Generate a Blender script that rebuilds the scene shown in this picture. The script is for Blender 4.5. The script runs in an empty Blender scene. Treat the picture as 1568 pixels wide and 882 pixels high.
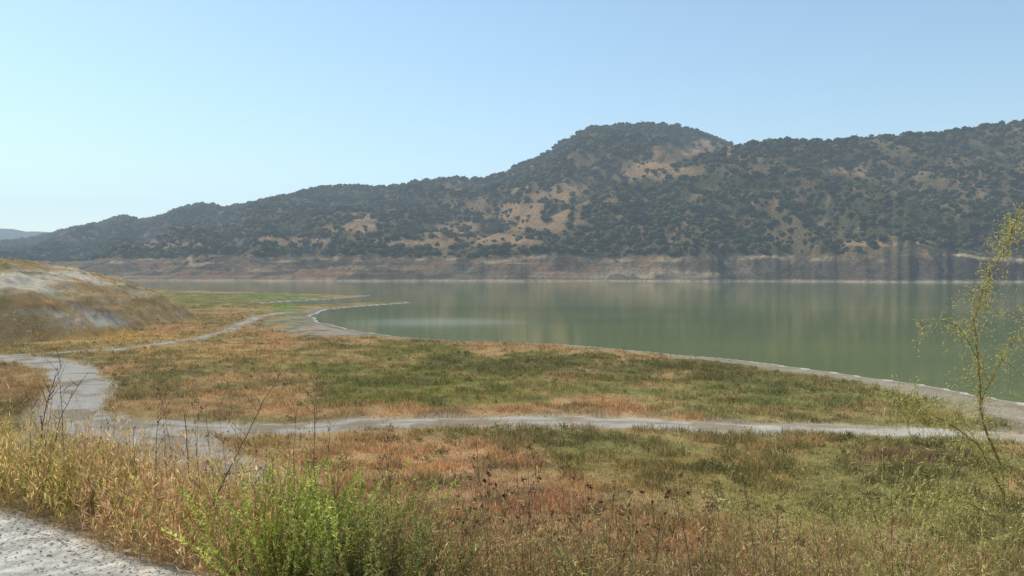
import bpy, math, numpy as np
from mathutils import Vector
R=np.random.RandomState(7)
F=1305.0; CX=784.0; HY=412.0; CH=13.0
def lin(c):
    c=np.array(c,float)/255.0
    return np.where(c<=0.04045,c/12.92,((c+0.055)/1.055)**2.4)
def G(px,py):
    d=(CH-0.4)*F/(py-HY)
    return ((px-CX)/F*d,d)
# ---------- noise ----------
TAB=np.random.RandomState(3).rand(256,256)
def vn(x,y):
    xi=np.floor(x).astype(np.int64); yi=np.floor(y).astype(np.int64)
    fx=x-xi; fy=y-yi
    fx=fx*fx*(3-2*fx); fy=fy*fy*(3-2*fy)
    a=TAB[xi&255,yi&255]; b=TAB[(xi+1)&255,yi&255]; c=TAB[xi&255,(yi+1)&255]; d=TAB[(xi+1)&255,(yi+1)&255]
    return (a*(1-fx)+b*fx)*(1-fy)+(c*(1-fx)+d*fx)*fy
def fbm(x,y,o=4,seed=0):
    s=0;a=1.0;t=0
    x=x+seed*17.3;y=y+seed*31.7
    for i in range(o):
        s=s+a*vn(x*2**i+i*13.1,y*2**i+i*7.7); t+=a; a*=0.5
    return s/t
def sst(a,b,x):
    t=np.clip((x-a)/(b-a),0,1); return t*t*(3-2*t)
def dist_poly(x,y,P,closed):
    P=np.array(P,float); n=len(P); D=np.full(x.shape,1e18)
    for i in range(n if closed else n-1):
        ax,ay=P[i];bx,by=P[(i+1)%n]; ex,ey=bx-ax,by-ay
        t=np.clip(((x-ax)*ex+(y-ay)*ey)/(ex*ex+ey*ey),0,1)
        D=np.minimum(D,(x-ax-t*ex)**2+(y-ay-t*ey)**2)
    return np.sqrt(D)
def inside(x,y,P):
    P=np.array(P,float); n=len(P); c=np.zeros(x.shape,bool)
    for i in range(n):
        ax,ay=P[i];bx,by=P[(i+1)%n]
        if ay==by: continue
        c^=((ay>y)!=(by>y))&(x<(bx-ax)*(y-ay)/(by-ay)+ax)
    return c
def sdf(x,y,P):
    d=dist_poly(x,y,P,True); return np.where(inside(x,y,P),-d,d)
# ---------- map of the place ----------
LAKE=[(-5000,700),G(-800,441),G(-200,438),G(100,438),G(230,441),G(330,445),G(440,448),G(570,451.5),G(500,457),G(400,462.5),
 G(480,465),G(560,461.5),G(622,460.5),G(628,462),G(560,467),G(500,472),G(476,481),G(490,491),G(540,503),G(600,512),G(700,519),
 G(850,523),G(1000,535),G(1150,550),G(1300,568),G(1450,590),G(1568,612),G(1700,650),(62,62),(100,50),(400,20),(5000,0),(5000,9000),(-5000,9000)]
TERR=[(-600,60),(-70,30),(-40,22),(-15,14),(-9,11.3),(-5.3,8.9),(-2.7,6.9),(3,4.5),(30,-4),(600,-60),(600,-9000),(-600,-9000)]
MOUND=[(-77,150),(-79,185),(-81,217),(-104,266),(-420,278),(-420,100),(-150,116),(-100,133)]
A_px=[-2000,560,600,700,760,840,960,1040,1140,1200,1270,1350,1440,1540,1600,1800,2400,4000]
A_py=[430,430,405,380,357,333,280,250,221,214,219,210,204,191,190,184,200,250]
A_D =[1000,1000,1050,1060,1080,1110,1180,1230,1280,1280,1280,1290,1290,1280,1280,1280,1280,1280]
B_px=[-3000,-600,0,60,100,150,190,215,240,275,310,350,400,450,490,520,590,640,700,740,770,830,870,910,960,1020,1070,1115,1200,1400,4000]
B_py=[375,372,374,364,354,343,331,341,335,321,313,319,309,300,287,284,290,279,274,276,267,240,213,197,190,192,204,222,265,310,330]
B_D =[2400,2400,2350,2300,2250,2200,2150,2130,2100,2080,2050,2000,1950,1900,1870,1850,1800,1780,1750,1740,1740,1740,1740,1740,1740,1740,1740,1740,1740,1740,1740]
C_px=[-3000,-500,0,60,100,200,300,4000]; C_py=[352,344,349,353,357,372,385,395]
def hills(x,y):
    r=np.hypot(x,y); yy=np.maximum(y,r*0.5)
    px=np.clip(CX+F*x/yy,-2900,3900)
    Ds=np.interp(px,[-500,200,420,700,1000,1300,1568,2500],[980,960,900,905,890,850,820,800])+90*(fbm(px/70,px*0,5,2)-.5)
    warp=190*(fbm(x/240,yy/240,3,5)-.5)+.35*(yy-900)
    out=np.full(x.shape,-6.0)
    gul=np.abs(fbm((x+warp)/120,(yy)/420,4,9)-.5)*2
    gul2=fbm(x/45,yy/60,3,4)-.5
    gul3=np.abs(fbm(x/22,yy/34,4,14)-.5)*2
    for k,(P,Y,D) in enumerate(((A_px,A_py,A_D),(B_px,B_py,B_D))):
        Dr=np.interp(px,P,D); Y_=np.interp(px,P,Y)
        Zr=np.maximum((HY-Y_)/F*Dr+CH,1.)
        t=(yy-Ds)/(Dr-Ds)
        s=np.where(t<1,t*(1.12-.12*t),1-(t-1)*1.1)
        s=np.where(t<0,t*1.2,s); s=np.where(t>1,np.maximum(s,.15),s)
        bell=np.clip(4.5*t*(1-t),0,1)
        z=Zr*s-(gul-.18)*0.46*Zr*bell+gul2*22*bell
        z=np.maximum(z,-6)
        k_=6.0
        h=np.clip(.5+.5*(z-out)/k_,0,1)
        out=out*(1-h)+z*h+k_*h*(1-h)*sst(0,20,np.maximum(z,out))
    out=out-gul3*8*sst(.5,14,out)*sst(60,30,out)
    t=np.clip((yy-3000)/1200,0,1.5)
    Zc=(HY-np.interp(px,C_px,C_py))/F*4200+CH
    zc=np.where(t<1,Zc*t,Zc*(2-t))+ (fbm(x/200,yy/200,3)-.5)*20
    out=np.where(yy>3000,np.maximum(out,zc),out)
    return out
def mdist(x,y): return sdf(x,y,MOUND)+(fbm(x/18,y/18,3,66)-.5)*8
def height(x,y):
    x=np.asarray(x,float);y=np.asarray(y,float)
    sd=sdf(x,y,LAKE)+(fbm(x/7,y/7,3,19)-.5)*2.2
    land=.04+np.minimum(sd*.05,.45)+(fbm(x/9,y/9,3,1)-.5)*.5*sst(2,18,sd)
    z=np.where(sd>0,land,-np.minimum(-sd*.08,6)-.02)
    m=mdist(x,y); mi=np.maximum(-m,0)
    rz=18.5*(1-np.exp(-mi/24))*(1+.22*(fbm(x/25,y/25,3,6)-.5))
    rz=rz+.6*(np.abs(((rz/2.6+fbm(x/20,y/20,2,67)*1.5)%1.0)-.5)*2-.5)*sst(2,8,mi)+1.3*(fbm(x/5,y/5,4,8)-.5)*sst(0,4,mi)
    z=z+np.where(m<0,rz,0)
    s=sdf(x,y,TERR); q=s-1.5
    tz=10.5-.29*(q+np.sqrt(q*q+1))+.12*(fbm(x/1.3,y/1.3,3,3)-.5)
    tz=np.where(s<-1,10.42+.05*(fbm(x,y,3,3)-.5),tz)
    z=np.maximum(z,tz)
    far=np.hypot(x,y)>600
    z=np.where(far,np.maximum(np.where(sd>0,z,-6),hills(x,y)),z)
    return z
PATHS={'gravel_track':[([G(*p) for p in [(1560,672),(1500,668),(1300,661),(1100,655),(950,648),(800,645),(680,650),(560,652),(480,660),(380,660),(280,655),(200,650),(120,648)]],1.8),
   ([G(*p) for p in [(110,640),(170,655),(240,675),(295,705),(340,740)]],2.8)],
 'dirt_path':[([G(*p) for p in [(-60,545),(0,549),(60,553),(105,567),(128,592),(112,620),(95,650),(80,690)]],2.3)],
 'footpath':[([G(*p) for p in [(0,547),(100,541),(200,535),(300,520),(350,507),(372,495),(400,485),(440,478)]],.9)]}
def pathdist(x,y):
    d=np.full(x.shape,1e9)
    for k,L in PATHS.items():
        for P,w in L: d=np.minimum(d,dist_poly(x,y,P,False)-w)
    return d
BL=[(640,580,230,42,(128,122,62),.85),(1150,590,380,34,(140,124,74),.8),(1250,606,260,16,(132,130,76),.8),(980,560,280,16,(110,104,60),.85),
(400,600,70,30,(186,150,104),.8),(440,535,120,16,(146,126,76),.7),(225,575,60,34,(100,104,62),.85),(920,622,60,12,(188,148,104),.8),
(700,634,380,9,(182,144,102),.8),(1350,635,260,10,(144,128,82),.7),(380,520,60,18,(188,148,100),.8),(650,705,170,45,(194,154,110),.9),(780,770,170,45,(176,134,98),.85),
(1110,725,230,55,(154,130,78),.85),(1400,702,110,14,(136,102,76),.7),(1330,780,260,60,(150,136,80),.85),(1000,860,340,60,(160,130,86),.7),
(30,595,50,32,(152,118,78),.8),(330,458,100,7,(130,126,72),.9),(440,478,28,16,(118,142,66),.85),(180,517,170,10,(192,158,94),.9),(300,548,120,12,(182,150,96),.7),
(520,503,100,12,(168,154,136),.9),(460,490,40,15,(152,142,114),.8),(430,454,70,4,(120,136,78),.7),(290,610,120,25,(176,140,96),.6),(200,530,140,8,(184,152,98),.7)]
BM=[(30,425,120,18,(220,202,174),.95),(120,445,60,9,(198,178,146),.5),(60,472,150,9,(160,128,86),.9),(160,489,95,9,(198,184,164),.85),(0,502,70,14,(126,102,68),.8),(150,512,150,8,(186,150,90),.9),(235,472,40,14,(176,146,98),.8)]
HT=[(1095,234,75,12),(1010,262,60,11),(800,326,78,25),(690,350,48,12),(865,302,55,16),(560,330,50,6),(1230,213,60,3),(450,370,60,6),(1350,373,60,4),(760,365,45,10),(250,375,50,6),(540,350,40,6),(1290,262,40,8),(640,372,60,6)]
def proj(x,y,z):
    yy=np.maximum(y,.5); return CX+F*x/yy, HY-F*(z-CH)/yy
def openmask(x,y,z):
    px,py=proj(x,y,z); m=np.zeros(x.shape)
    n=(fbm(x/40,y/60,4,12)-.5)*3.
    for cx,cy,rx,ry in HT:
        m=np.maximum(m,sst(1.5,.5,np.sqrt(((px-cx)/rx)**2+((py-cy)/ry)**2)+n))
    return m
def mix(c,col,m):
    return c*(1-m[:,None])+np.asarray(col)[None,:]*m[:,None]
def gcol(x,y,z):
    px,py=proj(x,y,z)
    n1=fbm(x/11,y/11,4,21); n2=fbm(x/4,y/4,4,22); n3=fbm(x/26,y/20,3,23)
    c=np.tile(lin((160,136,88)),(len(x),1))
    c=mix(c,lin((182,146,100)),sst(.5,.62,n1)*.9); c=mix(c,lin((126,122,70)),sst(.5,.62,n3)*.8)
    md=mdist(x,y); mound=md<1.5
    for L,sel in ((BL,~mound),(BM,mound)):
        for cx,cy,rx,ry,co,st in L:
            q=np.sqrt(((px-cx)/rx)**2+((py-cy)/ry)**2)+(n1-.5)*2.2+(n2-.5)*1.4
            c=mix(c,lin(co),sst(1.35,.75,q)*st*sel)
    c=mix(c,lin((186,150,106)),sst(.56,.7,n2)*.55*(~mound)); c=mix(c,lin((104,102,60)),sst(.42,.34,n2)*.55*(~mound))
    n5=fbm(x/1.4,y/1.4,3,27); c=c*(1+.6*(n5-.5))[:,None]
    st=fbm(z/1.2+n1*2.5,(x+y)/60,3,24)
    c=mix(c,lin((140,118,88)),sst(.56,.7,st)*.45*(md<-2)); c=mix(c,lin((220,206,182)),sst(.42,.3,st)*.35*(md<-2))
    c=mix(c,lin((180,150,102)),sst(.52,.6,fbm(x/6,y/6,4,25))*.7*(md<-1))
    sd=sdf(x,y,LAKE)+(fbm(x/7,y/7,3,19)-.5)*2.2
    wb=np.interp(px,[600,1000,1300],[3,4,8.])+5*(n2-.5)+4*(n1-.5)
    c=mix(c,lin((166,152,130)),sst(1.3,.7,sd/np.maximum(wb,1))*.9)
    c=mix(c,lin((118,108,86)),sst(1.,.4,np.abs(sd-1.8)/1.2)*.4)
    c=mix(c,lin((206,200,190)),sst(1.,.6,sd/(.2+.9*n2))*(sd>-1))
    pd=pathdist(x,y)+(n2-.5)*3.5
    c=mix(c,lin((186,168,144)),sst(1.4,-.3,pd)*.85)
    s=sdf(x,y,TERR)+(n2-.5)*.6
    c=mix(c,lin((154,130,94)),sst(16,3,s)); c=mix(c,lin((212,202,184)),sst(.15,-.1,s))
    return c
def hcol(x,y,z):
    px,py=proj(x,y,z)
    n1=fbm(x/60,y/60,4,31); n2=fbm(x/14,y/14,4,32)
    c=np.tile(lin((112,96,66)),(len(x),1))
    c=mix(c,lin((70,72,46)),sst(.40,.56,n1)*.8); c=mix(c,lin((144,116,82)),sst(.56,.72,n2)*.65)
    c=mix(c,lin((172,136,96)),openmask(x,y,z)*.85)
    c=mix(c,lin((66,72,52)),sst(2600,2900,y))
    st=fbm(z/1.6+n1*2,x/160,3,33); st2=fbm(z/5+n1*3,x/90,3,34); n4=fbm(x/30,y/40,4,36)
    b=np.tile(lin((134,108,82)),(len(x),1))
    b=mix(b,lin((168,148,118)),sst(.53,.68,st)*.75); b=mix(b,lin((96,82,64)),sst(.47,.32,st)*.85); b=mix(b,lin((112,102,82)),sst(.45,.6,st2)*.75)
    b=mix(b,lin((82,74,58)),sst(.52,.62,n4)*.75); b=mix(b,lin((148,110,76)),sst(.46,.36,n4)*.5)
    rk=sst(-3,4,py-np.interp(px,[1040,1250,1450,1568],[431,406,384,366])+(n2-.5)*14)*(px>1030)
    b=mix(b,lin((76,70,58)),rk*.75); b=mix(b,lin((54,50,42)),sst(1420,1470,px+(n2-.5)*60)*.7)
    b=mix(b,lin((182,160,134)),sst(1.2,.2,z/ (1.2+2*n2))*.7)
    top=27+(n1-.5)*18
    b=mix(b,lin((176,150,114)),sst(3,.6,np.abs(z-top+3))*sst(.4,.6,fbm(x/35,y/35,2,35)))
    m=sst(1.5,-1.5,z-top+(n2-.5)*10)
    return c*(1-m[:,None])+b*m[:,None]
# ---------- mesh building ----------
def build(name,V,quads=None,tris=None,C=None,mat=None,smooth=False):
    me=bpy.data.meshes.new(name)
    V=np.asarray(V,np.float32); me.vertices.add(len(V)); me.vertices.foreach_set('co',V.ravel())
    q=np.zeros((0,4),np.int32) if quads is None else np.asarray(quads,np.int32)
    t=np.zeros((0,3),np.int32) if tris is None else np.asarray(tris,np.int32)
    li=np.concatenate([q.ravel(),t.ravel()]); me.loops.add(len(li)); me.loops.foreach_set('vertex_index',li)
    tot=np.concatenate([np.full(len(q),4),np.full(len(t),3)]).astype(np.int32)
    st=np.concatenate([[0],np.cumsum(tot)[:-1]]).astype(np.int32)
    me.polygons.add(len(tot)); me.polygons.foreach_set('loop_start',st); me.polygons.foreach_set('loop_total',tot)
    me.polygons.foreach_set('use_smooth',np.full(len(tot),smooth))
    if C is not None:
        a=me.attributes.new('Col','FLOAT_COLOR','POINT')
        a.data.foreach_set('color',np.concatenate([C,np.ones((len(C),1))],1).astype(np.float32).ravel())
    me.update(calc_edges=True)
    ob=bpy.data.objects.new(name,me); bpy.context.scene.collection.objects.link(ob)
    if mat: me.materials.append(mat)
    return ob
class MB:
    def __init__(s): s.V=[];s.Q=[];s.T=[];s.C=[];s.n=0
    def add(s,V,Q=None,T=None,C=None):
        if Q is not None: s.Q.append(Q+s.n)
        if T is not None: s.T.append(T+s.n)
        s.V.append(V);s.C.append(C);s.n+=len(V)
    def leaf(s,P,D,L,W,C,roll=None):
        n=len(P); rv=R.normal(size=(n,3)); S=np.cross(D,rv); S/=np.linalg.norm(S,axis=1)[:,None]+1e-9
        L=np.broadcast_to(L,(n,))[:,None]; W=np.broadcast_to(W,(n,))[:,None]
        v=np.stack([P,P+D*L*.4+S*W*.5,P+D*L,P+D*L*.4-S*W*.5],1).reshape(-1,3)
        s.add(v,Q=np.arange(4*n).reshape(n,4),C=np.repeat(C,4,0))
    def tube(s,A,B,ra,rb,C):
        n=len(A); D=B-A; D=D/(np.linalg.norm(D,axis=1)[:,None]+1e-9)
        U=np.cross(D,np.array([.31,.77,.2])); U/=np.linalg.norm(U,axis=1)[:,None]+1e-9; W=np.cross(D,U)
        ra=np.broadcast_to(ra,(n,))[:,None]; rb=np.broadcast_to(rb,(n,))[:,None]
        vs=[]
        for P,r in ((A,ra),(B,rb)):
            for k in range(4):
                a=k*math.pi/2; vs.append(P+r*(U*math.cos(a)+W*math.sin(a)))
        v=np.stack(vs,1).reshape(-1,3); o=np.arange(n)[:,None]*8
        Q=np.concatenate([o+np.array([[k,(k+1)%4,4+(k+1)%4,4+k]]) for k in range(4)])
        s.add(v,Q=Q,C=np.repeat(C,8,0))
    def build(s,name,mat):
        return build(name,np.concatenate(s.V),np.concatenate(s.Q) if s.Q else None,np.concatenate(s.T) if s.T else None,np.concatenate(s.C),mat)
def unit(v): return v/(np.linalg.norm(v,axis=1)[:,None]+1e-9)
def plants(mb,base,H,lean,stemcol,leafcol,nl=14,ll=.05,lw=.012,r0=.004,tmin=.15,spread=.9,up=.7,nseg=5,curl=.5,var=.25):
    N=len(base); bend=R.normal(size=(N,2))*curl*H[:,None]*.25
    def pos(t):
        t=np.asarray(t)[...,None]
        p=base+np.concatenate([lean*H[:,None],H[:,None]],1)*t
        p[:,:2]+=bend*t*t; p[:,2]-=(np.linalg.norm(lean,axis=1)*H*.35)*(t[:,0]**2)
        return p
    for i in range(nseg):
        a=np.full(N,i/nseg);b=np.full(N,(i+1)/nseg)
        mb.tube(pos(a),pos(b),r0*(1-a*.8),r0*(1-b*.8),stemcol)
    for k in range(nl):
        t=tmin+(1-tmin)*R.rand(N); P=pos(t); 
        D=unit(R.normal(size=(N,3))*spread+np.array([0,0,up]))
        c=leafcol*(1+var*R.normal(size=(N,1))).clip(.4,1.8)
        mb.leaf(P,D,ll*(.6+.8*R.rand(N)),lw*(.6+.8*R.rand(N)),c)
def colpick(N,cols,var=.15):
    cols=np.array([lin(c) for c in cols]); c=cols[R.randint(len(cols),size=N)]
    return c*(1+var*R.normal(size=(N,1))).clip(.5,1.6)
# ---------- materials ----------
def newmat(name):
    m=bpy.data.materials.new(name); m.use_nodes=True; nt=m.node_tree; nt.nodes.clear()
    o=nt.nodes.new('ShaderNodeOutputMaterial'); return m,nt,o
def groundmat(name,scales,bump,bs):
    m,nt,o=newmat(name); N=nt.nodes.new; L=nt.links.new
    a=N('ShaderNodeAttribute'); a.attribute_name='Col'
    g=N('ShaderNodeNewGeometry'); col=a.outputs['Color']
    for sc,lo,hi in scales:
        n=N('ShaderNodeTexNoise'); n.inputs['Scale'].default_value=sc; n.inputs['Detail'].default_value=6; n.inputs['Roughness'].default_value=.65
        L(g.outputs['Position'],n.inputs['Vector'])
        mr=N('ShaderNodeMapRange'); mr.inputs[1].default_value=.3; mr.inputs[2].default_value=.7; mr.inputs[3].default_value=lo; mr.inputs[4].default_value=hi
        L(n.outputs[0],mr.inputs[0])
        v=N('ShaderNodeVectorMath'); v.operation='SCALE'; L(col,v.inputs[0]); L(mr.outputs[0],v.inputs['Scale']); col=v.outputs[0]
    b=N('ShaderNodeBsdfDiffuse'); b.inputs['Roughness'].default_value=.6
    L(col,b.inputs['Color'])
    n=N('ShaderNodeTexNoise'); n.inputs['Scale'].default_value=bs; n.inputs['Detail'].default_value=6; L(g.outputs['Position'],n.inputs['Vector'])
    bp=N('ShaderNodeBump'); bp.inputs['Strength'].default_value=1; bp.inputs['Distance'].default_value=bump
    L(n.outputs[0],bp.inputs['Height']); L(bp.outputs[0],b.inputs['Normal']); L(b.outputs[0],o.inputs[0]); return m
def leafmat(name,tr=.35,spec=True):
    m,nt,o=newmat(name); N=nt.nodes.new; L=nt.links.new
    a=N('ShaderNodeAttribute'); a.attribute_name='Col'
    if spec:
        b=N('ShaderNodeBsdfPrincipled'); b.inputs['Roughness'].default_value=.7; b.inputs['Specular IOR Level'].default_value=.25
        L(a.outputs['Color'],b.inputs['Base Color'])
    else:
        b=N('ShaderNodeBsdfDiffuse'); L(a.outputs['Color'],b.inputs['Color'])
    if tr<=0: L(b.outputs[0],o.inputs[0]); return m
    t=N('ShaderNodeBsdfTranslucent'); mx=N('ShaderNodeMixShader'); mx.inputs[0].default_value=tr
    L(a.outputs['Color'],t.inputs['Color'])
    L(b.outputs[0],mx.inputs[1]); L(t.outputs[0],mx.inputs[2]); L(mx.outputs[0],o.inputs[0]); return m
M_ground=groundmat('dry_meadow_soil',[(.35,.8,1.2),(3.0,.7,1.25)],.12,4)
M_hill=groundmat('hillside_soil',[(.03,.8,1.2),(.25,.6,1.35)],1.8,.3)
M_grav=groundmat('pale_gravel',[(1.2,.88,1.1),(14.,.65,1.25)],.02,22)
M_leaf=leafmat('leaves',.45); M_tree=leafmat('oak_foliage',0,False); M_grass=leafmat('dry_grass_blades',.35,False); M_twig=leafmat('dry_twigs',0.)
# ---------- terrain ----------
tn=np.linspace(-.78,.78,820); az=np.arctan(tn)
rest=np.radians(np.arange(41,320,4.0)); az=np.concatenate([az,rest])
rr=np.concatenate([[.05],np.geomspace(.8,120,200)[:-1],np.geomspace(120,280,130)[:-1],np.geomspace(280,600,60),np.linspace(606,800,20),np.linspace(803,2000,380),np.linspace(2006,2500,50),np.geomspace(2540,6500,40)])
def terrain(rs,name,mat,cf):
    A,Rr=np.meshgrid(az,rs); X=(Rr*np.sin(A)).ravel(); Y=(Rr*np.cos(A)).ravel()
    Z=height(X,Y); C=cf(X,Y,Z)
    na=len(az); nr=len(rs); i=np.arange(nr-1)[:,None]; j=np.arange(na)[None,:]; j2=(j+1)%na
    Q=np.stack([i*na+j,i*na+j2,(i+1)*na+j2,(i+1)*na+j],-1).reshape(-1,4)[:,::-1]
    return build(name,np.stack([X,Y,Z],1),Q,None,C,mat,True)
i0=int(np.searchsorted(rr,603))+1
terrain(rr[:i0],'ground',M_ground,gcol); terrain(rr[i0-1:],'hills',M_hill,hcol)
# ---------- gravel tracks ----------
for name,Ls in PATHS.items():
    Vs=[];Qs=[];Cs=[];off=0
    for li,(P,w) in enumerate(Ls):
        P=np.array(P); 
        d=np.concatenate([[0],np.cumsum(np.hypot(*np.diff(P,axis=0).T))]); s=np.arange(0,d[-1],.4)
        px_=np.interp(s,d,P[:,0]); py_=np.interp(s,d,P[:,1]); k=np.ones(15)/15
        pad=lambda a:np.convolve(np.pad(a,7,mode='edge'),k,'valid')
        for _ in range(2): px_=pad(px_);py_=pad(py_)
        T=unit(np.stack([np.gradient(px_),np.gradient(py_)],1)); Nn=np.stack([-T[:,1],T[:,0]],1)
        nc=9; u=np.linspace(-1,1,nc)
        wl=w*(1+1.7*(fbm(s/4,s*0+li,5,41)-.5)); wr=w*(1+1.7*(fbm(s/4,s*0+li,5,42)-.5))
        W_=np.where(u[None,:]<0,wl[:,None],wr[:,None])
        X=px_[:,None]+Nn[:,0:1]*u[None,:]*W_; Y=py_[:,None]+Nn[:,1:2]*u[None,:]*W_
        Z=height(X.ravel(),Y.ravel())+.09*(1-np.abs(np.tile(u,len(s)))**6)-.02+.004*li
        Vs.append(np.stack([X.ravel(),Y.ravel(),Z],1)); i=np.arange(len(s)-1)[:,None]; j=np.arange(nc-1)[None,:]
        Qs.append(np.stack([i*nc+j,i*nc+j+1,(i+1)*nc+j+1,(i+1)*nc+j],-1).reshape(-1,4)+off); off+=len(s)*nc
        n=fbm(X.ravel()/2.5,Y.ravel()/2.5,3,43); c=np.tile(lin((192,181,165)),(len(n),1)); c=mix(c,lin((156,138,112)),sst(.46,.64,n)*.85)
        if name=='gravel_track': c=mix(c,lin((150,134,106)),np.tile(sst(.35,.0,np.abs(u)),len(s))*.7*sst(.35,.6,fbm(X.ravel()/6,Y.ravel()/6,2,44)))
        Cs.append(c)
    build(name,np.concatenate(Vs),np.concatenate(Qs),None,np.concatenate(Cs),M_grav,True)
# ---------- water ----------
m,nt,o=newmat('lake_water_surface'); N=nt.nodes.new; L=nt.links.new
b=N('ShaderNodeBsdfPrincipled'); b.inputs['Roughness'].default_value=.07; b.inputs['IOR'].default_value=1.33; b.inputs['Specular IOR Level'].default_value=.34
g=N('ShaderNodeNewGeometry'); mp=N('ShaderNodeMapping'); mp.inputs['Scale'].default_value=(.006,.02,1); L(g.outputs['Position'],mp.inputs['Vector'])
n=N('ShaderNodeTexNoise'); n.inputs['Scale'].default_value=1; n.inputs['Detail'].default_value=5; L(mp.outputs[0],n.inputs['Vector'])
cr=N('ShaderNodeValToRGB'); cr.color_ramp.elements[0].position=.35; cr.color_ramp.elements[1].position=.65
cr.color_ramp.elements[0].color=(*lin((88,99,42)),1); cr.color_ramp.elements[1].color=(*lin((108,115,54)),1)
L(n.outputs[0],cr.inputs[0])
# pale silty shallows off the spit
sx,sy=G(665,491)
mp3=N('ShaderNodeMapping'); mp3.vector_type='POINT'; mp3.inputs['Scale'].default_value=(1/26.,1/26.,0); mp3.inputs['Location'].default_value=(-sx/26.,-sy/26.,0); L(g.outputs['Position'],mp3.inputs['Vector'])
ln=N('ShaderNodeVectorMath'); ln.operation='LENGTH'; L(mp3.outputs[0],ln.inputs[0])
ns=N('ShaderNodeMath'); ns.operation='ADD'; L(ln.outputs['Value'],ns.inputs[0]); L(n.outputs[0],ns.inputs[1])
mr=N('ShaderNodeMapRange'); mr.interpolation_type='SMOOTHSTEP'; mr.inputs[1].default_value=1.6; mr.inputs[2].default_value=.6; L(ns.outputs[0],mr.inputs[0])
mc=N('ShaderNodeMix'); mc.data_type='RGBA'; L(mr.outputs[0],mc.inputs[0]); L(cr.outputs[0],mc.inputs[6]); mc.inputs[7].default_value=(*lin((146,158,126)),1)
L(mc.outputs[2],b.inputs['Base Color'])
mp2=N('ShaderNodeMapping'); mp2.inputs['Scale'].default_value=(.8,1.6,1); L(g.outputs['Position'],mp2.inputs['Vector'])
n2=N('ShaderNodeTexNoise'); n2.inputs['Scale'].default_value=1.5; n2.inputs['Detail'].default_value=3; L(mp2.outputs[0],n2.inputs['Vector'])
bp=N('ShaderNodeBump'); bp.inputs['Strength'].default_value=.1; bp.inputs['Distance'].default_value=.05
L(n2.outputs[0],bp.inputs['Height']); L(bp.outputs[0],b.inputs['Normal']); L(b.outputs[0],o.inputs[0])
build('lake_water',[(-6000,30,0),(6000,30,0),(6000,3500,0),(-6000,3500,0)],[(0,1,2,3)],None,None,m)
# ---------- hillside trees ----------
import bmesh
bm=bmesh.new(); bmesh.ops.create_icosphere(bm,subdivisions=2,radius=1)
IV=np.array([v.co[:] for v in bm.verts]); IT=np.array([[v.index for v in f.verts] for f in bm.faces]); bm.free()
bm=bmesh.new(); bmesh.ops.create_icosphere(bm,subdivisions=1,radius=1)
JV=np.array([v.co[:] for v in bm.verts]); JT=np.array([[v.index for v in f.verts] for f in bm.faces]); bm.free()
NT=125000
yy=np.sqrt(R.uniform(900**2,2350**2,NT)); px=R.uniform(-120,1700,NT); xx=(px-CX)/F*yy
zz=height(xx,yy)
ridge=np.maximum(np.where(np.interp(px,A_px,A_py)<np.interp(px,B_px,B_py),np.interp(px,A_px,A_D),np.interp(px,B_px,B_D)),0)
behindA=(yy>np.interp(px,A_px,A_D)+40)&(yy<np.interp(px,A_px,A_D)+200)&(px>1000)
cov=.5*fbm(xx/70,yy/70,3,51)+.5*fbm(xx/22,yy/22,3,52)
thr=np.interp(px,[0,500,800,1000,1250,1568],[.465,.475,.475,.43,.425,.435])
dens=.26+.74*sst(thr-.05,thr+.06,cov)
dens*=np.where(yy<1400,1.,.8)
dens*=np.where(openmask(xx,yy,zz)>.45,.22,1)
keep=(zz>27+(fbm(xx/60,yy/60,4,31)-.5)*18+1)&(yy<ridge+35)&(~behindA)&(R.rand(NT)<dens)
xx,yy,zz,px=xx[keep],yy[keep],zz[keep],px[keep]
nT=len(xx); print('trees',nT)
size=(1.4+3.5*R.rand(nT)**1.9)*np.where(R.rand(nT)<.4,.6,1)*np.where(yy>1400,1.2,1)
tcol=colpick(nT,[(56,62,38),(66,70,44),(50,54,36),(80,80,50),(90,86,58),(64,66,46)],.24)
mb=MB(); var=[]
for k in range(8):
    v=JV.copy(); nn=fbm(v[:,0]*1.3+k*5+9,v[:,1]*1.3+v[:,2]*1.7+k*3,3,60)
    v=v*(.62+.7*nn+.3*R.rand(len(v)))[:,None]; v[:,2]*=.85
    m_=22; d=unit(R.normal(size=(m_,3))); p=d*(.8+.4*R.rand(m_,1)); p[:,2]*=.85
    q=p[:,None,:]+R.normal(size=(m_,3,3))*.2
    var.append((np.concatenate([v,q.reshape(-1,3)]),np.concatenate([JT,len(v)+np.arange(m_*3).reshape(m_,3)]),np.concatenate([.7+.5*R.rand(len(v)),np.repeat(.7+.9*R.rand(m_),3)])))
vi=R.randint(8,size=nT)
for k in range(8):
    s=np.where(vi==k)[0]
    v,t,cm=var[k]; a=R.rand(len(s))*6.28; ca,sa=np.cos(a)[:,None],np.sin(a)[:,None]; sz=size[s][:,None]
    X=(v[None,:,0]*ca-v[None,:,1]*sa)*sz*(1+.4*R.rand(len(s),1))+xx[s][:,None]; Y=(v[None,:,0]*sa+v[None,:,1]*ca)*sz+yy[s][:,None]; Z=v[None,:,2]*sz*(.8+.4*R.rand(len(s),1))+zz[s][:,None]+sz*.65
    V=np.stack([X,Y,Z],-1).reshape(-1,3); T=(t[None]+np.arange(len(s))[:,None,None]*len(v)).reshape(-1,3)
    mb.add(V,T=T,C=(tcol[s][:,None,:]*cm[None,:,None]).reshape(-1,3))
B0=np.stack([xx,yy,zz-.5],1); mb.tube(B0,B0+np.stack([0*xx,0*xx,size*.8],1),size*.09,size*.05,np.tile(lin((70,58,46)),(nT,1)))
mb.build('hillside_trees',M_tree)
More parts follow.
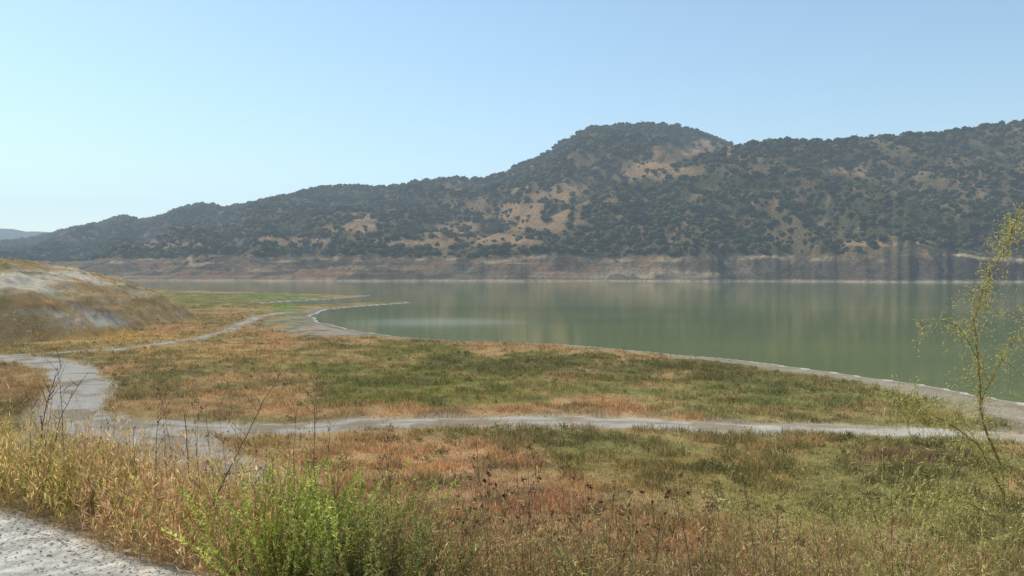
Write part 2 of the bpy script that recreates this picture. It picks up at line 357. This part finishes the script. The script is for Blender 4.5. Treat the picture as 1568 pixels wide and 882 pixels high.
# ---------- meadow grass ----------
N0=150000
d=1/R.uniform(1/330.,1/31.,N0); d=np.where(R.rand(N0)<.5,R.uniform(31,240,N0),d)
px=R.uniform(-60,1640,N0); x=(px-CX)/F*d; z=height(x,d)
sd=sdf(x,d,LAKE); n2=fbm(x/4,d/4,4,22); pd=pathdist(x,d)
cl=fbm(x/2.2,d/2.2,3,71)
gl=sst(0,5,sd-np.interp(px,[900,1000,1300],[3,4,7.])-6*(n2-.5))
q=np.sqrt(((px-530)/130)**2+((HY+F*CH/d-500)/18)**2)
inm=mdist(x,d)<0
keep=(R.rand(N0)<gl*(.25+.75*sst(.4,.6,cl)))&(pd>.8*R.rand(N0)**2)&(q>1)&(sdf(x,d,TERR)>12)
keep&=~(inm&(fbm(x/6,d/6,4,25)<.5))
x,d,z=x[keep],d[keep],z[keep]; n=len(x); print('grass',n)
c=gcol(x,d,z)*1.15; cl=cl[keep]
mb=MB(); far=sst(60,200,d)
for k in range(6):
    P=np.stack([x+R.normal(size=n)*.18,d+R.normal(size=n)*.18,z-.03],1)
    D=unit(np.stack([R.normal(size=n)*.35,R.normal(size=n)*.35,np.ones(n)],1))
    h=(.10+.24*R.rand(n))*(1+1.3*sst(.5,.7,cl))
    cc=c*(1.0+.35*R.normal(size=(n,1))).clip(.4,1.9)
    mb.leaf(P,D,h,.035+.05*far+.02*R.rand(n),cc)
mb.build('meadow_grass',M_grass)
# shrubs in meadow
N0=13000
d=R.uniform(38,300,N0); px=R.uniform(-60,1640,N0); x=(px-CX)/F*d; z=height(x,d); py=HY+F*(CH-.4)/d
sd=sdf(x,d,LAKE); n3=fbm(x/12,d/9,3,81)
pr=.05+.5*sst(.5,.62,n3)
def ell(cx,cy,rx,ry): return sst(1.2,.7,np.sqrt(((px-cx)/rx)**2+((py-cy)/ry)**2))
pr+=.7*ell(1000,562,330,26)+.6*ell(1300,606,260,24)+.8*ell(225,570,70,38)+.2*ell(1250,760,300,60)+.3*ell(640,580,200,40)
keep=(R.rand(N0)<pr)&(sd>np.where(px<700,14,9))&(pathdist(x,d)>.6)&(sdf(x,d,TERR)>14)&~((mdist(x,d)<0)&(R.rand(N0)<.4))
x,d,z,px=x[keep],d[keep],z[keep],px[keep]; n=len(x); print('shrubs',n)
c=colpick(n,[(120,114,66),(132,128,74),(108,106,62),(150,136,86),(154,126,86)],.18)*1.05
mb=MB(); S=(.25+.55*R.rand(n)**2)
for k in range(40):
    o_=unit(R.normal(size=(n,3)))*R.rand(n,1)**.5; o_[:,2]=np.abs(o_[:,2])*1.1
    P=np.stack([x,d,z],1)+o_*S[:,None]
    mb.leaf(P,unit(o_+R.normal(size=(n,3))*.6+np.array([0,0,.8])),.2*(.5+R.rand(n)),.075,c*(.75+.5*R.rand(n,1)+.25*o_[:,2:3]))
mb.build('meadow_shrubs',M_grass)
# ---------- foreground ----------
E=np.array(TERR[3:9],float)
def edgept(xa,xb,sa,sb,n):
    x=R.uniform(xa,xb,n); ye=np.interp(x,E[:,0],E[:,1]); y=ye+R.uniform(sa,sb,n)
    z=height(x,y); return np.stack([x,y,z-.02],1)
mb=MB()
B=edgept(-11,-1.9,.1,3.2,4600); B=B[fbm(B[:,0]*.9,B[:,1]*.9,3,90)>.37]; n=len(B)
pp=CX+F*B[:,0]/B[:,1]
lc=colpick(n,[(210,184,108),(190,174,96),(220,184,124),(168,160,88),(224,194,136)])
sel=(pp>110)&(R.rand(n)<.65); lc[sel]=colpick(sel.sum(),[(222,180,130),(204,162,116),(228,196,148)])
cl=fbm(B[:,0]*1.4,B[:,1]*1.4,2,93)
plants(mb,B,(.35+.5*R.rand(n))*(.6+.9*cl)+.5*(R.rand(n)<.07),R.normal(size=(n,2))*.22,lc*.8,lc,nl=15,ll=.08,lw=.009,r0=.003,spread=.55,up=1.)
B=edgept(-1.6,3.4,.3,2.6,2200); B=B[fbm(B[:,0]*1.1,B[:,1]*1.1,3,91)>.41]; n=len(B)
lc=colpick(n,[(196,158,114),(180,156,104),(206,168,126),(162,146,94),(150,144,86)])
plants(mb,B,.4+.8*R.rand(n)**1.8,R.normal(size=(n,2))*.3,lc*.7,lc,nl=15,ll=.055,lw=.008,r0=.003,spread=.8,up=.8)
mb.build('dry_weeds',M_leaf)
def bush(name,cx,cy,n,H,rad,cols,nl,ll,lw,lean=.45):
    mb=MB(); x=cx+R.normal(size=n)*rad; y=cy+R.normal(size=n)*rad*.7; B=np.stack([x,y,height(x,y)-.03],1)
    lc=colpick(n,cols); ln=(np.stack([x-cx,y-cy],1)/rad)*lean*.5+R.normal(size=(n,2))*.18
    plants(mb,B,H*(.45+.6*R.rand(n)),ln,lc*.6,lc,nl=nl,ll=ll,lw=lw,r0=.004,tmin=.12,spread=.8,up=.7)
    return mb.build(name,M_leaf)
GR=[(168,178,78),(186,192,92),(150,160,70),(196,196,108)]
bush('green_bush',-1.8,7.3,250,1.1,.34,GR,100,.036,.009)
bush('green_bush',-1.0,6.8,120,.82,.27,[(154,156,86),(170,166,94),(138,144,78)],80,.034,.009)
bush('green_bush',-4.6,9.4,80,.85,.34,[(192,182,98),(174,168,88)],55,.04,.01)
bush('green_bush',.75,6.3,50,.9,.3,[(154,152,90),(168,160,98)],55,.034,.008)
mb=MB(); 
def feather(xa,xb,ya,yb,n,h0,h1):
    x=R.uniform(xa,xb,n); y=R.uniform(ya,yb,n); k=fbm(x*1.5,y*1.5,2,95)>.42; x=x[k];y=y[k]; n=len(x); B=np.stack([x,y,height(x,y)-.02],1)
    lc=colpick(n,[(198,192,118),(184,180,104),(206,192,130),(166,164,96)])
    plants(mb,B,R.uniform(h0,h1,n),R.normal(size=(n,2))*.38,lc*.75,lc,nl=80,ll=.036,lw=.006,r0=.003,spread=.9,up=.5,curl=1.0)
feather(1.9,5.4,5.8,8.6,380,1.2,2.0); feather(3.2,5.8,6.8,8.6,320,1.7,2.6)
mb.build('tamarisk_shrubs',M_leaf)
def W(px,py,d): return np.array([(px-CX)/F*d,d,CH-(py-HY)/F*d])
mb=MB(); tc=lin((150,130,90))
def limb(pts,r0,r1,leaf=0,L=.06,cols=[(192,186,108),(178,176,94),(200,186,116)]):
    pts=np.array(pts); 
    t=np.linspace(0,len(pts)-1,(len(pts)-1)*6+1); P=np.stack([np.interp(t,np.arange(len(pts)),pts[:,i]) for i in range(3)],1)
    P[1:-1]=(P[:-2]+P[1:-1]*2+P[2:])/4; P+=R.normal(size=P.shape)*.004
    r=np.linspace(r0,r1,len(P)); mb.tube(P[:-1],P[1:],r[:-1],r[1:],np.tile(tc,(len(P)-1,1)))
    if leaf:
        k=R.randint(len(P),size=leaf); Q=P[k]+R.normal(size=(leaf,3))*.03
        mb.leaf(Q,unit(R.normal(size=(leaf,3))+np.array([0,0,-.3])),L*(.5+R.rand(leaf)),.008,colpick(leaf,cols))
    return P
base=W(1535,900,7.6); gz=float(height(np.array([base[0]]),np.array([7.6]))[0])
T=limb([[base[0]+.05,7.6,gz-.1],base,W(1542,800,7.7),W(1538,720,7.8),W(1505,640,7.8),W(1500,560,7.9),W(1492,490,7.9),W(1512,430,7.9),W(1538,380,7.9),W(1556,336,7.9)],.015,.003,60)
T2=limb([W(1540,760,7.7),W(1500,680,7.6),W(1440,640,7.5),W(1380,625,7.4)],.007,.002,90)
T3=limb([W(1503,620,7.8),W(1530,560,7.9),W(1565,500,8.0),W(1600,450,8.1)],.006,.002,80)
T4=limb([W(1500,550,7.8),W(1470,500,7.8),W(1440,490,7.7),W(1408,500,7.6)],.004,.0015,40)
T5=limb([W(1540,800,7.7),W(1480,770,7.5),W(1400,760,7.3),W(1330,790,7.2)],.007,.002,60)
for TT,m_ in ((T[24:],85),(T2,80),(T3,24),(T4,8),(T5,60)):
    for i in range(m_):
        p=TT[R.randint(len(TT))]; d_=R.normal(size=3)*np.array([.8,.7,1.]); d_/=np.linalg.norm(d_); l=R.uniform(.1,.36)
        limb([p,p+d_*l*.5+np.array([0,0,.02]),p+d_*l+np.array([0,0,-.05])],.002,.001,int(28*l/.25),.035)
mb.build('tamarisk_sapling',M_leaf)
mb=MB(); tc=lin((96,74,60))
def dead(pts,d,r=.005,side=6):
    P=limb([W(a,b_,d) for a,b_ in pts],r,r*.35)
    for i in range(side):
        k=R.randint(len(P)//3,len(P)); p=P[k]; dr=np.array([R.normal()*.5,R.normal()*.3,.8]); dr/=np.linalg.norm(dr); l=R.uniform(.08,.28)
        limb([p,p+dr*l*.5,p+dr*l],r*.5,r*.25)
dead([(55,760),(62,650),(75,600),(95,555)],9.5,.010,8); dead([(62,760),(90,640),(122,582)],9.5,.008,7); dead([(95,700),(92,610),(86,560)],9.5,.006,4)
dead([(235,760),(238,660),(242,618)],8.6,.006); dead([(290,760),(284,680),(282,640)],8.3,.006)
dead([(320,780),(365,690),(400,620),(430,570)],7.8,.007,6); dead([(480,780),(480,650),(485,568)],7.6,.005,8)
dead([(600,820),(596,760),(598,690)],7.2,.005,5); dead([(520,800),(500,700),(505,640)],7.4,.004,6); dead([(450,780),(448,700),(452,636)],7.6,.004,6)
# scattered thin stalks rooted along the bank edge
B=edgept(-6,3.2,.4,2.4,46)
for p in B:
    h=R.uniform(.8,1.45); l=R.normal(size=2)*.14
    P=limb([p,p+np.array([l[0]*.4,l[1]*.4,h*.5]),p+np.array([l[0],l[1],h])],.004,.0015)
    for i in range(5):
        a_=P[R.randint(6,len(P))]; dr=np.array([R.normal()*.5,R.normal()*.4,.8]); dr/=np.linalg.norm(dr); q_=a_+dr*R.uniform(.05,.16)
        limb([a_,(a_+q_)/2,q_],.002,.001)
        mb.leaf(np.tile(q_,(8,1)),unit(R.normal(size=(8,3))+np.array([0,0,.6])),.018,.009,colpick(8,[(130,92,66),(108,78,58),(150,114,80)]))
mb.build('dead_stalks',M_twig)
mb=MB(); tc=lin((140,102,76))
n=54
x=R.uniform(-.9,1.7,n); y=R.uniform(8.0,11.5,n); z=height(x,y)
for i in range(n):
    H=CH-z[i]-R.uniform(.246,.33)*y[i]
    b0=np.array([x[i],y[i],z[i]-.05]); tp=b0+np.array([R.normal()*.12,R.normal()*.12,H+.05])
    P=limb([b0,(b0+tp)/2+R.normal(size=3)*.03,tp],.004,.002)
    for j in range(3):
        e=tp if j==0 else P[R.randint(7,12)]+np.array([R.normal()*.1,R.normal()*.05,R.uniform(.02,.12)])
        if j: limb([P[8],(P[8]+e)/2,e],.002,.0015)
        mm=22; Q=np.tile(e,(mm,1)); dd=unit(R.normal(size=(mm,3))+np.array([0,0,.5]))
        mb.leaf(Q,dd,.034*R.uniform(.6,1.3,mm),.015,colpick(mm,[(128,80,58),(104,68,50),(150,104,76)]))
mb.build('dried_thistles',M_twig)
# pebbles on the foreground road
n=6000; x=R.uniform(-7,-1,n); ye=np.interp(x,E[:,0],E[:,1]); y=ye-R.uniform(-.25,3,n)*R.rand(n)**.9; z=height(x,y)
s=.003+.015*R.rand(n)**4; V=IV[None]*(1+.12*R.normal(size=(n,len(IV),1)))*s[:,None,None]*(np.array([1,1,.6])*(1+.3*R.normal(size=(n,3))))[:,None,:]+np.stack([x,y,z+.001],1)[:,None,:]
mb=MB(); mb.add(V.reshape(-1,3),T=(IT[None]+np.arange(n)[:,None,None]*len(IV)).reshape(-1,3),C=np.repeat(colpick(n,[(200,190,172),(182,170,150),(220,210,192)]),len(IV),0)); mb.build('gravel',M_grav)
# ---------- haze ----------
m,nt,o=newmat('air_haze'); N=nt.nodes.new; L=nt.links.new
SG=.00015
ab=N('ShaderNodeVolumeAbsorption'); ab.inputs['Color'].default_value=(0,0,0,1); ab.inputs['Density'].default_value=SG
em=N('ShaderNodeEmission'); em.inputs['Color'].default_value=(.55,.70,.84,1); em.inputs['Strength'].default_value=SG  # airlight added as a volume glow, in place of scattered sunlight
ad=N('ShaderNodeAddShader'); L(ab.outputs[0],ad.inputs[0]); L(em.outputs[0],ad.inputs[1]); L(ad.outputs[0],o.inputs['Volume'])
a=7500; z0,z1=-60,600
V=[(-a,-a,z0),(a,-a,z0),(a,a,z0),(-a,a,z0),(-a,-a,z1),(a,-a,z1),(a,a,z1),(-a,a,z1)]
build('haze',V,[(0,3,2,1),(4,5,6,7),(0,1,5,4),(1,2,6,5),(2,3,7,6),(3,0,4,7)],None,None,m)
# ---------- light / sky ----------
SE,SR=math.radians(48),math.radians(-54)
w=bpy.data.worlds.new('World'); bpy.context.scene.world=w; w.use_nodes=True
nt=w.node_tree; bg=nt.nodes['Background']; sk=nt.nodes.new('ShaderNodeTexSky'); sk.sky_type='NISHITA'; sk.sun_disc=False
sk.sun_elevation=SE; sk.sun_rotation=SR%(2*math.pi); sk.air_density=1.0; sk.dust_density=.6; sk.ozone_density=1.0
vm=nt.nodes.new('ShaderNodeVectorMath'); vm.operation='MULTIPLY'; vm.inputs[1].default_value=(.96,1.10,1.10)
nt.links.new(sk.outputs[0],vm.inputs[0]); nt.links.new(vm.outputs[0],bg.inputs[0]); bg.inputs[1].default_value=.15
sl=bpy.data.lights.new('sun','SUN'); sl.energy=5.0; sl.angle=math.radians(.5); sl.color=(1,.965,.89)
so=bpy.data.objects.new('sun',sl); bpy.context.scene.collection.objects.link(so)
dirv=Vector((math.sin(SR)*math.cos(SE),math.cos(SR)*math.cos(SE),math.sin(SE)))
so.rotation_euler=dirv.to_track_quat('Z','Y').to_euler()
cam=bpy.data.cameras.new('camera'); cam.sensor_width=36; cam.lens=F/1568*36; cam.clip_start=.05; cam.clip_end=20000
co=bpy.data.objects.new('camera',cam); bpy.context.scene.collection.objects.link(co); co.location=(0,0,CH)
co.rotation_euler=(math.radians(90)-math.atan((441-HY)/F),0,0); bpy.context.scene.camera=co
sc=bpy.context.scene; sc.view_settings.view_transform='Standard'; sc.view_settings.look='None'; sc.view_settings.exposure=0
